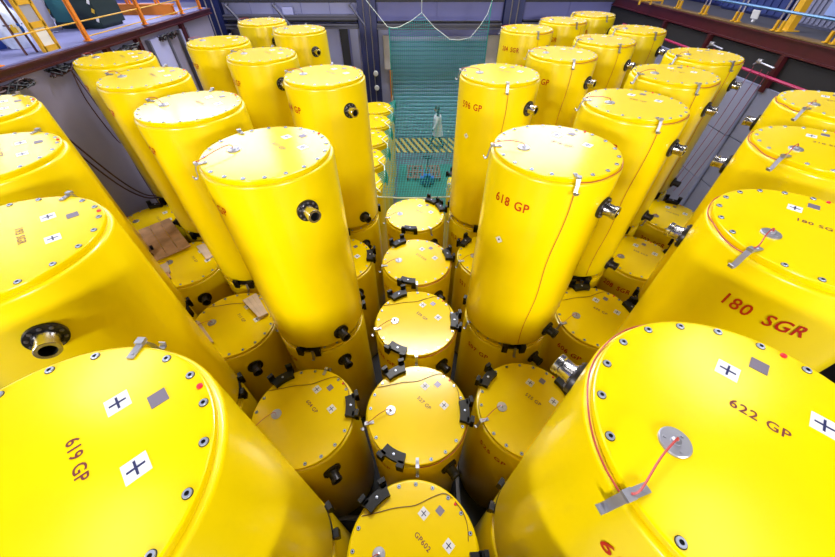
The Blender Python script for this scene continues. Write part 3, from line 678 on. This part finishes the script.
q = MB(); q.tube([P3(-1.5, NY0, H_LOW-.02), P3(-.6, NY0, H_LOW+.03), P3(.3, NY0, H_LOW+.03), P3(1.32, NY0, H_LOW-.02)], .016, 5); build(q, 'bottom_rope', ROPE, nt, 60)
q = MB(); q.tube([P3(-1.4, NY0, H_LOW-.08), P3(-1.55, NY0-.6, H_LOW-.2), P3(-1.5, NY0-1.9, 6.14)], .009, 5); build(q, 'tie_rope', ROPE, nt, 60)
zz = []
for j in range(5, 10):
    x, y = pos(-1, j); zz += [P3(-1.32, y-.85, H_LOW-.03), P3(-1.62, y-.35, H_LOW-.05), P3(-1.25, y+.35, H_LOW-.05)]
q = MB(); q.tube(zz, .012, 5); build(q, 'lacing_rope', ROPE, nt, 60)
for j in range(5, 10):
    x, y = pos(-1, j); q = MB()
    for k in range(7):
        q.tube([P3(-1.25-.05*k, y-.3+.14*k, H_LOW-.03), P3(-1.18, y+.1*k-.2, H_LOW-.16-.02*k), P3(-1.12, y-.1+.1*k, H_LOW+.1)], .014, 4)
    build(q, 'bunched_netting', NETM, nt, 60)
# ------------------------------------------------------------------ pallets and pallet jack on the floor
def pallet(x, y, w, l, label):
    e = empty('wooden_pallet', W(x, y, H_FLOOR)+Vector((0, 0, .014))); tag(e, label, 'pallet', 'pallets under the net')
    for i in range(3):
        for k in range(3):
            q = MB(); q.bx(-w/2+(w-.1)*i/2, -w/2+(w-.1)*i/2+.1, -l/2+(l-.14)*k/2, -l/2+(l-.14)*k/2+.14, .02, .10); build(q, 'block', PALLETW, e, 0)
        q = MB(); q.bx(-w/2+(w-.1)*i/2, -w/2+(w-.1)*i/2+.1, -l/2, l/2, 0, .02); build(q, 'runner', PALLETW, e, 0)
        q = MB(); q.bx(-w/2, w/2, -l/2+(l-.14)*i/2, -l/2+(l-.14)*i/2+.14, .10, .12); build(q, 'cross_board', PALLETW, e, 0)
    for i in range(4):
        q = MB(); q.bx(-w/2+(w-.09)*i/3, -w/2+(w-.09)*i/3+.09, -l/2, l/2, .12, .14); build(q, 'deck_board', PALLETW, e, 0)
pallet(-.02, 20.8, .66, 1.1, 'brown wooden pallet on the floor under the net, left one')
pallet(1.18, 20.8, .56, 1.1, 'brown wooden pallet on the floor under the net, right one')
e = empty('pallet_jack', W(.75, 19.4, H_FLOOR)+Vector((0, 0, .01))); tag(e, 'blue hand pallet jack at the pallets under the net', 'pallet jack')
for sx in (-.17, .17): q = MB(); q.bx(sx-.075, sx+.075, .1, 1.1, .05, .09); build(q, 'fork', BLUEJ, e, 0)
q = MB(); q.bx(-.26, .26, -.05, .14, .06, .30); q.bx(-.12, .12, -.12, .05, .1, .45); build(q, 'chassis', BLUEJ, e, 0)
q = MB(); q.tube([(0, -.12, .3), (0, -.1, 1.15)], .02, 6); q.tube([(-.16, -.1, 1.2), (-.1, -.1, 1.12), (.1, -.1, 1.12), (.16, -.1, 1.2), (-.16, -.1, 1.2)], .016, 6); build(q, 'handle', BLACK, e)
for sx in (-.1, .1): q = MB(); q.lathe([(0, -.03), (.09, -.03), (.09, .03), (0, .03)], 16, Matrix.Translation((sx, -.12, .09))@Matrix.Rotation(math.pi/2, 4, 'Y')); build(q, 'wheel', BLACK, e)
e = empty('barrier_post', W(2.25, 23.1, H_FLOOR)); tag(e, 'thin grey post with a white tip standing behind the net', 'post')
q = MB(); q.tube([(0, 0, .02), (0, 0, 1.15)], .018, 6); build(q, 'pole', TUBE, e); q = MB(); q.lathe([(.16, 0), (.16, .02), (.03, .04), (0, .04)], 16); build(q, 'base', TUBE, e); q = MB(); q.lathe([(.0, 1.14), (.035, 1.16), (.035, 1.2), (0, 1.22)], 10); build(q, 'tip', WHITE, e)

# ------------------------------------------------------------------ person in a white coat
def skin_mesh(verts, edges, radii, root, mat_, name, sub=2):
    me = bpy.data.meshes.new(name); me.from_pydata(verts, edges, []); o = bpy.data.objects.new(name, me); COL.objects.link(o)
    md = o.modifiers.new('skin', 'SKIN'); sd = o.modifiers.new('sub', 'SUBSURF'); sd.levels = sub; sd.render_levels = sub
    for v, r in zip(me.skin_vertices[0].data, radii): v.radius = r if isinstance(r, tuple) else (r, r)
    me.skin_vertices[0].data[root].use_root = True
    dg = bpy.context.evaluated_depsgraph_get(); dg.update(); m2 = bpy.data.meshes.new_from_object(o.evaluated_get(dg)); m2.name = name
    bpy.data.objects.remove(o); m2.materials.clear(); m2.materials.append(mat_); m2.shade_smooth(); return m2
pr = empty('person', W(1.62, 25.0, H_FLOOR)+Vector((0, 0, .013))); tag(pr, 'person in a white lab coat and dark trousers walking left behind the net', 'person')
# faces -x; y is the sideways direction of the body
V = [(0, 0, .95), (0, 0, 1.12), (-.01, 0, 1.30), (-.01, 0, 1.44), (-.03, 0, 1.52), (-.05, 0, 1.60), (-.06, 0, 1.68),
     (-.02, .10, .88), (-.16, .10, .50), (-.30, .10, .10), (-.42, .10, .04),
     (.02, -.10, .88), (.08, -.10, .50), (.30, -.10, .16), (.20, -.10, .04),
     (0, .19, 1.40), (.08, .24, 1.13), (.0, .24, .90), (-.03, .23, .80),
     (0, -.19, 1.40), (-.06, -.24, 1.13), (-.18, -.23, .92), (-.22, -.22, .83)]
E_ = [(0, 1), (1, 2), (2, 3), (3, 4), (4, 5), (5, 6), (0, 7), (7, 8), (8, 9), (9, 10), (0, 11), (11, 12), (12, 13), (13, 14), (3, 15), (15, 16), (16, 17), (17, 18), (3, 19), (19, 20), (20, 21), (21, 22)]
Rr = [(.15, .12), (.14, .11), (.15, .12), (.12, .10), .055, .085, .085, .085, .06, .045, .04, .085, .06, .045, .04, .06, .048, .035, .04, .06, .048, .035, .04]
link('body', skin_mesh(V, E_, Rr, 0, TROUS, 'body'), pr, label='dark trousers and shoes')
hd = MB(); vs = []
def ell(mb, c, r, n=16, m=10, mi=0, zmin=-1.01, xf=None):
    prof = [(math.cos(-math.pi/2+math.pi*i/m), math.sin(-math.pi/2+math.pi*i/m)) for i in range(m+1)]
    M = Matrix.Translation(c)@Matrix.Diagonal((*r, 1)); mb.lathe([(max(a, .001), b) for a, b in prof if b >= zmin], n, M, mi)
ell(hd, (-.06, 0, 1.645), (.102, .080, .12)); ell(hd, (-.165, 0, 1.635), (.018, .014, .026)); ell(hd, (-.05, .08, 1.64), (.02, .012, .03)); ell(hd, (-.05, -.08, 1.64), (.02, .012, .03)); hd.tube([(-.03, 0, 1.48), (-.05, 0, 1.58)], .058, 10)
for sy in (-.03, .03): ell(hd, (-.150, sy, 1.665), (.012, .013, .008), 8, 6, 1)
ell(hd, (-.150, 0, 1.59), (.014, .026, .007), 8, 6, 2)
build(hd, 'head', [SKIN, HAIR, REDC], pr, 60)
hr = MB(); ell(hr, (-.045, 0, 1.672), (.108, .088, .108), 16, 10, 0, -.1); ell(hr, (.0, 0, 1.63), (.075, .083, .095)); build(hr, 'hair', HAIR, pr, 60)
def loft(rings, n=20):
    q = MB(); vs = []; fs = []
    for (cx, cy, cz, rx, ry) in rings:
        for i in range(n): a = 2*math.pi*i/n; vs.append((cx+rx*math.cos(a), cy+ry*math.sin(a), cz))
    for k in range(len(rings)-1):
        for i in range(n): j = (i+1) % n; fs.append((k*n+i, k*n+j, k*n+n+j, k*n+n+i))
    q.add(vs, fs); return q
ct = loft([(.03, 0, .58, .235, .22), (.02, 0, .75, .215, .21), (.01, 0, .95, .19, .20), (0, 0, 1.12, .175, .195), (-.01, 0, 1.30, .175, .215), (-.01, 0, 1.41, .15, .21), (-.015, 0, 1.47, .10, .13), (-.025, 0, 1.51, .075, .075)])
ct.tube([(0, .19, 1.42), (.04, .235, 1.28), (.08, .25, 1.13), (.04, .25, 1.0), (0, .245, .89)], [.075, .075, .068, .062, .06], 10)
ct.tube([(0, -.19, 1.42), (-.03, -.235, 1.28), (-.06, -.25, 1.13), (-.12, -.245, 1.0), (-.18, -.235, .92)], [.075, .075, .068, .062, .06], 10)
build(ct, 'lab_coat', COATM, pr, 60, label='knee-length white lab coat')
def hand_mesh(c, nm):
    q = MB(); ell(q, c, (.028, .018, .045), 10, 8)
    for k in range(4): q.tube([(c[0]-.021+.014*k, c[1], c[2]-.03), (c[0]-.024+.014*k, c[1], c[2]-.07), (c[0]-.034+.013*k, c[1]-.004, c[2]-.098+.006*abs(k-1.5))], [.0085, .008, .006], 6)
    q.tube([(c[0]-.022, c[1], c[2]+.015), (c[0]-.045, c[1], c[2]-.015), (c[0]-.05, c[1], c[2]-.045)], [.01, .009, .007], 6)
    build(q, nm, SKIN, pr, 60)
hand_mesh((-.01, .24, .82), 'hand'); hand_mesh((-.20, -.228, .86), 'hand')

# ------------------------------------------------------------------ left platform: railing and things standing there
PT = W(0, 0, PLAT).z
def rail_post(y, label):
    e = empty('railing_post', Vector(((PITL+.05)*S, y*S, PT+.01))); tag(e, label, 'railing post', 'orange posts of the left railing')
    q = MB(); q.bx(-.035, -.01, -.03, .03, 0, 1.1); q.bx(.01, .035, -.03, .03, 0, 1.1); q.bx(-.01, .01, .02, .03, 0, 1.1); build(q, 'upright', ORANGE, e, 0)
    q = MB(); q.bx(-.06, .06, -.06, .06, 0, .012); build(q, 'foot_plate', ORANGE, e, 0)
for y, lb in [(9.6, 'orange railing post at the left edge of the picture'), (12.85, 'orange railing post right of the yellow framed panel'), (15.98, 'orange railing post in front of the long orange beam'), (18.85, 'orange railing post at the far end of the left platform'), (20.6, 'last orange railing post on the left platform, by the back wall')]:
    rail_post(y, lb)
for d, r, lb in [(1.63, .011, 'thin ochre middle rail along the left platform'), (2.0, .010, 'thin ochre bottom rail along the left platform')]:
    q = MB(); q.tube([W(PITL+.05, y, d) for y in ((4, 8, 12, 16, 20.6) if d < 1.9 else (12.85, 16, 20.6))], r, 8); tag(build(q, 'guard_rail', YRAIL), lb, 'rail')
e = empty('framed_panel', Vector(((PITL-.1)*S, 11.55*S, PT))); tag(e, 'tall yellow framed panel with grey panes at the left platform edge', 'panel')
fr = MB(); Lp = .30; Hp = 1.5
for yy in (-Lp/2, Lp/2): fr.bx(-.025, .025, yy-.028, yy+.028, 0, Hp)
for zz in (.04, .36, .66, 1.0, Hp-.04): fr.bx(-.025, .025, -Lp/2, Lp/2, zz-.04, zz+.04)
build(fr, 'frame', YRAIL, e, 0)
for z0, z1, m_ in ((.08, .32, WHITE), (.40, .62, GREYP), (.70, .96, GREYP), (1.04, Hp-.08, GREYP)):
    q = MB(); q.bx(-.012, .012, -Lp/2+.04, Lp/2-.04, z0, z1); build(q, 'pane', m_, e, 0)
e = empty('leaning_sheet', Vector((-12.6*S, 14.2*S, PT))); tag(e, 'light grey sheet standing behind the yellow framed panel', 'sheet')
q = MB(); q.box((0, 0, .62), (.03, .55, 1.2), rot=Matrix.Rotation(.12, 3, 'Y')); build(q, 'sheet', LGREY, e, 0); q = MB(); q.box((.04, 0, .05), (.05, .55, .04)); build(q, 'lip', GIRD, e, 0)
e = empty('tool_stand', Vector(((PITL-.35)*S, 10.95*S, PT))); tag(e, 'dark red and black stand with small parts beside the framed panel', 'stand')
q = MB(); q.tube([(0, 0, 0), (0, .02, 1.0)], .018, 6); q.tube([(0, .22, 0), (0, .2, 1.0)], .018, 6); q.tube([(0, 0, .3), (0, .22, .3)], .014, 6); q.tube([(0, 0, .7), (0, .22, .7)], .014, 6); build(q, 'rack', REDB, e)
for k, m_ in enumerate((HAZY, WHITE, BLUEJ)): q = MB(); q.box((.03, .05+.06*k, .33), (.06, .05, .07)); q.lathe([(.018, .36), (.018, .40), (0, .4)], 8, Matrix.Translation((.03, .05+.06*k, 0))); build(q, 'small_part', m_, e, 0)
def bag(x, y, w, h, m_, label):
    e = empty('wrapped_bundle', Vector((x*S, y*S, PT))); tag(e, label, 'bundle')
    q = MB(); vs = []; fs = []; n = 24; m = 12
    for i in range(m+1):
        t = i/m; z = h*t; rr = w*(.82+.25*math.sin(math.pi*t)**.7 if 0 < t < 1 else .80)*(1 if t < .8 else 1-.55*((t-.8)/.2)**1.6)
        for k in range(n):
            a = 2*math.pi*k/n; f = 1+.06*math.sin(a*5+t*6)+.04*math.sin(a*9-t*11); vs.append((rr*f*math.cos(a), rr*f*math.sin(a), z))
    for i in range(m):
        for k in range(n): l = (k+1) % n; fs.append((i*n+k, i*n+l, i*n+n+l, i*n+n+k))
    fs += [tuple(range(n-1, -1, -1)), tuple(m*n+k for k in range(n))]
    q.add(vs, fs); build(q, 'wrapping', m_, e, 50); q = MB(); q.tube([(w*1.0*math.cos(a*.4), w*1.0*math.sin(a*.4), h*.55) for a in range(16)], .012, 5, closed=True); build(q, 'strap', GIRD, e)
bag(-11.75, 12.0, .20, .60, BAGW, 'white plastic wrapped bundle on the left platform'); bag(-12.35, 11.75, .2, .66, BAGB, 'blue plastic bundle at the far left edge of the platform'); bag(-12.9, 13.0, .24, .7, BAGW, 'pale wrapped bundle behind the blue one')
e = empty('green_cabinet', Vector((-12.1*S, 15.6*S, PT))); tag(e, 'dark green cabinet with hazard striped edges on the left platform', 'cabinet')
q = MB(); q.bx(-.55, .45, -.3, .5, .06, 1.5); q.bx(-.5, .4, -.25, .45, 0, .06); build(q, 'body', GREENC, e, 0)
q = MB(); q.bx(-.48, -.1, -.318, -.3, .12, 1.45); build(q, 'door', TEALC, e, 0); q = MB(); q.bx(-.02, .38, -.318, -.3, .12, 1.45); build(q, 'door', GREENC, e, 0)
for xx in (-.52, -.06, .42):
    for k in range(9): q = MB(); q.box((xx, -.322, .16+.15*k), (.05, .008, .075), rot=Matrix.Rotation(.5, 3, 'Y')); build(q, 'hazard_stripe', HAZY if k % 2 else WHITE, e, 0)
e = empty('orange_beam', Vector((-12.95*S, 18.8*S, PT))); tag(e, 'long orange steel beam lying across the left platform', 'beam')
q = MB(); q.bx(-1.55, 1.4, -.10, .10, 0, .03); q.bx(-1.55, 1.4, -.1, .1, .19, .22); q.bx(-1.55, 1.4, -.02, .02, .03, .19); q.bx(-1.55, 1.4, -.1, -.085, .03, .19); build(q, 'i_section', ORANGE, e, 0)
for xx in (-1.2, -.5, .25, 1.0): q = MB(); q.bx(xx-.02, xx+.02, -.05, -.01, .22, 1.2); q.bx(xx+.06, xx+.10, -.05, -.01, .22, 1.2); build(q, 'upright', ORANGE, e, 0)
# hanging cables on the left pit wall
def hang(pts, r, label, m_=BLACK, name='hanging_cable'):
    P = [Vector(p) for p in pts]; out = []
    for i in range(len(P)-1):
        a, b, c, d = P[max(i-1, 0)], P[i], P[i+1], P[min(i+2, len(P)-1)]
        for t in range(5):
            t /= 5; out.append(.5*((2*b)+(c-a)*t+(2*a-5*b+4*c-d)*t*t+(3*b-a-3*c+d)*t**3))
    out.append(P[-1]); q = MB(); q.tube(out, r, 6); tag(build(q, name, m_, smooth=60), label, 'cable')
xw = PITL+.12
CB = mat('dark_brown_cable', (.05, .015, .02), .5)
hang([W(xw, 11.5, 2.6), W(xw, 11.35, 3.4), W(xw, 11.5, 4.6), W(xw, 11.65, 4.85), W(xw, 11.85, 4.6), W(xw, 11.8, 3.5), W(xw, 11.6, 2.6)], .010, 'longer looped cable hanging on the left pit wall', CB)
hang([W(xw, 11.6, 2.6), W(xw, 11.75, 3.2), W(xw, 12.0, 3.7), W(xw, 12.2, 3.75), W(xw, 12.2, 3.3), W(xw, 11.8, 2.6)], .010, 'shorter looped cable hanging on the left pit wall', CB)
hang([W(xw, 11.5, 2.7), W(xw, 11.7, 4.5), W(xw, 11.6, 6.2), W(xw, 11.6, 8.6)], .010, 'single cable running straight down the left pit wall', CB)
hang([W(xw, 9.5, 2.7), W(xw+.05, 9.9, 4.0), W(xw+.1, 10.5, 5.6), W(xw+.3, 10.9, 6.45), W(xw+.9, 10.9, 6.5)], .016, 'thick brown cable slanting down the left pit wall', CB)
hang([W(xw, 9.35, 2.7), W(xw+.05, 9.75, 4.1), W(xw+.1, 10.35, 5.7), W(xw+.3, 10.8, 6.5), W(xw+.9, 10.8, 6.52)], .016, 'thick brown cable slanting beside its twin on the left pit wall', CB)
def cable_clump(x, y, d, label, seed):
    rnd = random.Random(seed); e = empty('cable_bundle', W(x, y, d)); tag(e, label, 'cable bundle')
    for k in range(14):
        pts = [(rnd.uniform(-.05, .05), -.4+.8*t/6+rnd.uniform(-.03, .03), rnd.uniform(-.08, .05)) for t in range(7)]
        q = MB(); q.tube(pts, rnd.uniform(.008, .016), 5); build(q, 'cable', BLACK if k % 3 else CB, e)
cable_clump(PITL+.15, 11.4, 2.5, 'tangle of black cables under the left platform beam', 1)
cable_clump(PITL+.15, 14.2, 2.55, 'tangle of black cables under the beam behind the nearest wall tank', 2)
cable_clump(PITL+.15, 9.4, 2.5, 'tangle of black cables under the beam at the left edge', 3)
cable_clump(PITL+.15, 17.0, 2.6, 'tangle of black cables under the far part of the left beam', 4)
# ------------------------------------------------------------------ right platform
def rail_post_r(y, label):
    e = empty('railing_post', Vector(((PITR+.12)*S, y*S, PT+.03))); tag(e, label, 'railing post', 'posts of the right railing')
    for dy in (-.07, .07):
        q = MB(); q.tube([(0, dy, .02), (0, dy, 1.1)], .018, 8); build(q, 'tube', TUBE, e)
        q = MB(); q.box((0, dy, .09), (.05, .045, .18)); q.box((0, dy, .01), (.12, .07, .02)); build(q, 'yellow_base', YRAIL, e, 0)
for y, lb in [(12.07, 'nearest railing post of the right platform in view'), (14.17, 'second railing post of the right platform'), (16.24, 'third railing post of the right platform'), (18.31, 'fourth railing post of the right platform'), (20.25, 'fifth railing post of the right platform')]:
    rail_post_r(y, lb)
for d, lb in [(1.54, 'pale blue middle rail along the right platform')]:
    q = MB(); q.tube([W(PITR+.12, y, d) for y in (2, 8, 14, 21)], .024, 8); tag(build(q, 'guard_rail', BLUER), lb, 'rail')
e = empty('yellow_frame', Vector(((PITR-.2)*S, 22.2*S, PT))); tag(e, 'yellow steel frame at the far end of the right platform', 'frame')
q = MB()
for xx in (-.35, 0, .35): q.tube([(xx, 0, 0), (xx, 0, 1.1)], .03, 6)
for zz in (.1, .55, 1.05): q.tube([(-.35, 0, zz), (.35, 0, zz)], .025, 6)
build(q, 'tubes', YRAIL, e)
def container(x, y, w, l, h, m_, label, ribs=10):
    e = empty('metal_container', Vector((x*S, y*S, PT))); tag(e, label, 'container')
    q = MB(); q.bx(-w/2, w/2, -l/2, l/2, .05, h); q.bx(-w/2+.05, w/2-.05, -l/2+.05, l/2-.05, 0, .05); build(q, 'shell', m_, e, 0)
    for k in range(ribs): q = MB(); yy = -l/2+.1+(l-.2)*k/(ribs-1); q.bx(-w/2-.025, -w/2, yy-.03, yy+.03, .08, h-.05); build(q, 'rib', m_, e, 0)
    return e
container(16.2, 18.9, 1.5, 2.4, 1.9, BLUEBOX, 'dark blue ribbed container behind the right railing')
container(16.6, 23.3, 1.5, 2.4, 1.9, COLB, 'dark container farther back on the right platform')
e = container(15.6, 14.6, 1.2, 1.9, 1.6, mat('grey_blue_sheet', (.16, .17, .28), .5), 'grey corrugated container at the right edge', 14)
q = MB(); q.bx(-.65, -.63, -.25, .15, .25, .85); build(q, 'pale_panel', LBLUE, e, 0)
e = empty('yellow_pillar', Vector((13.35*S, 14.6*S, PT))); tag(e, 'ochre pillar behind the right railing', 'pillar'); q = MB(); q.bx(-.07, .07, -.07, .07, .02, 2.2); q.bx(-.14, .14, -.14, .14, 0, .02); build(q, 'shaft', YRAIL, e, 0)
e = empty('notice_card', Vector((13.5*S, 16.6*S, PT+.14))); tag(e, 'small white card leaning behind the right railing', 'card'); q = MB(); q.box((0, 0, 0), (.02, .22, .16), rot=Matrix.Rotation(-.2, 3, 'Y')); q.box((.03, 0, -.12), (.05, .05, .05)); build(q, 'card', WHITE, e, 0)
def wall_lamp(y, d, label):
    e = empty('wall_bracket', W(PITR-.3, y, d)); tag(e, label, 'bracket')
    q = MB(); q.tube([(0, -.25, 0), (0, .2, .02), (0, .28, -.05)], .018, 6); build(q, 'arm', CLIPM, e); q = MB(); q.lathe([(.0, 0), (.05, .0), (.06, .03), (.05, .07), (0, .075)], 12, Matrix.Translation((0, .18, 0))); build(q, 'head', CLIPM, e)
wall_lamp(13.3, 2.9, 'small shiny fitting under the right platform, nearer one'); wall_lamp(16.0, 2.85, 'small shiny fitting under the right platform, farther one')
CB2 = mat('dull_red_cable', (.20, .03, .06), .5)
for i, (y0, y1, lb) in enumerate([(13.6, 11.2, 'thin red cable slanting across the right pit wall, upper one'), (13.2, 10.9, 'thin red cable slanting across the right pit wall, middle one'), (12.9, 10.5, 'thin red cable slanting across the right pit wall, lowest one')]):
    hang([W(PITR-.4, y0, 3.0), W(PITR-.5, (y0+y1)/2+1.2, 5.2), W(PITR-.8, y1+2.4, 7.8)], .006, lb, CB2)
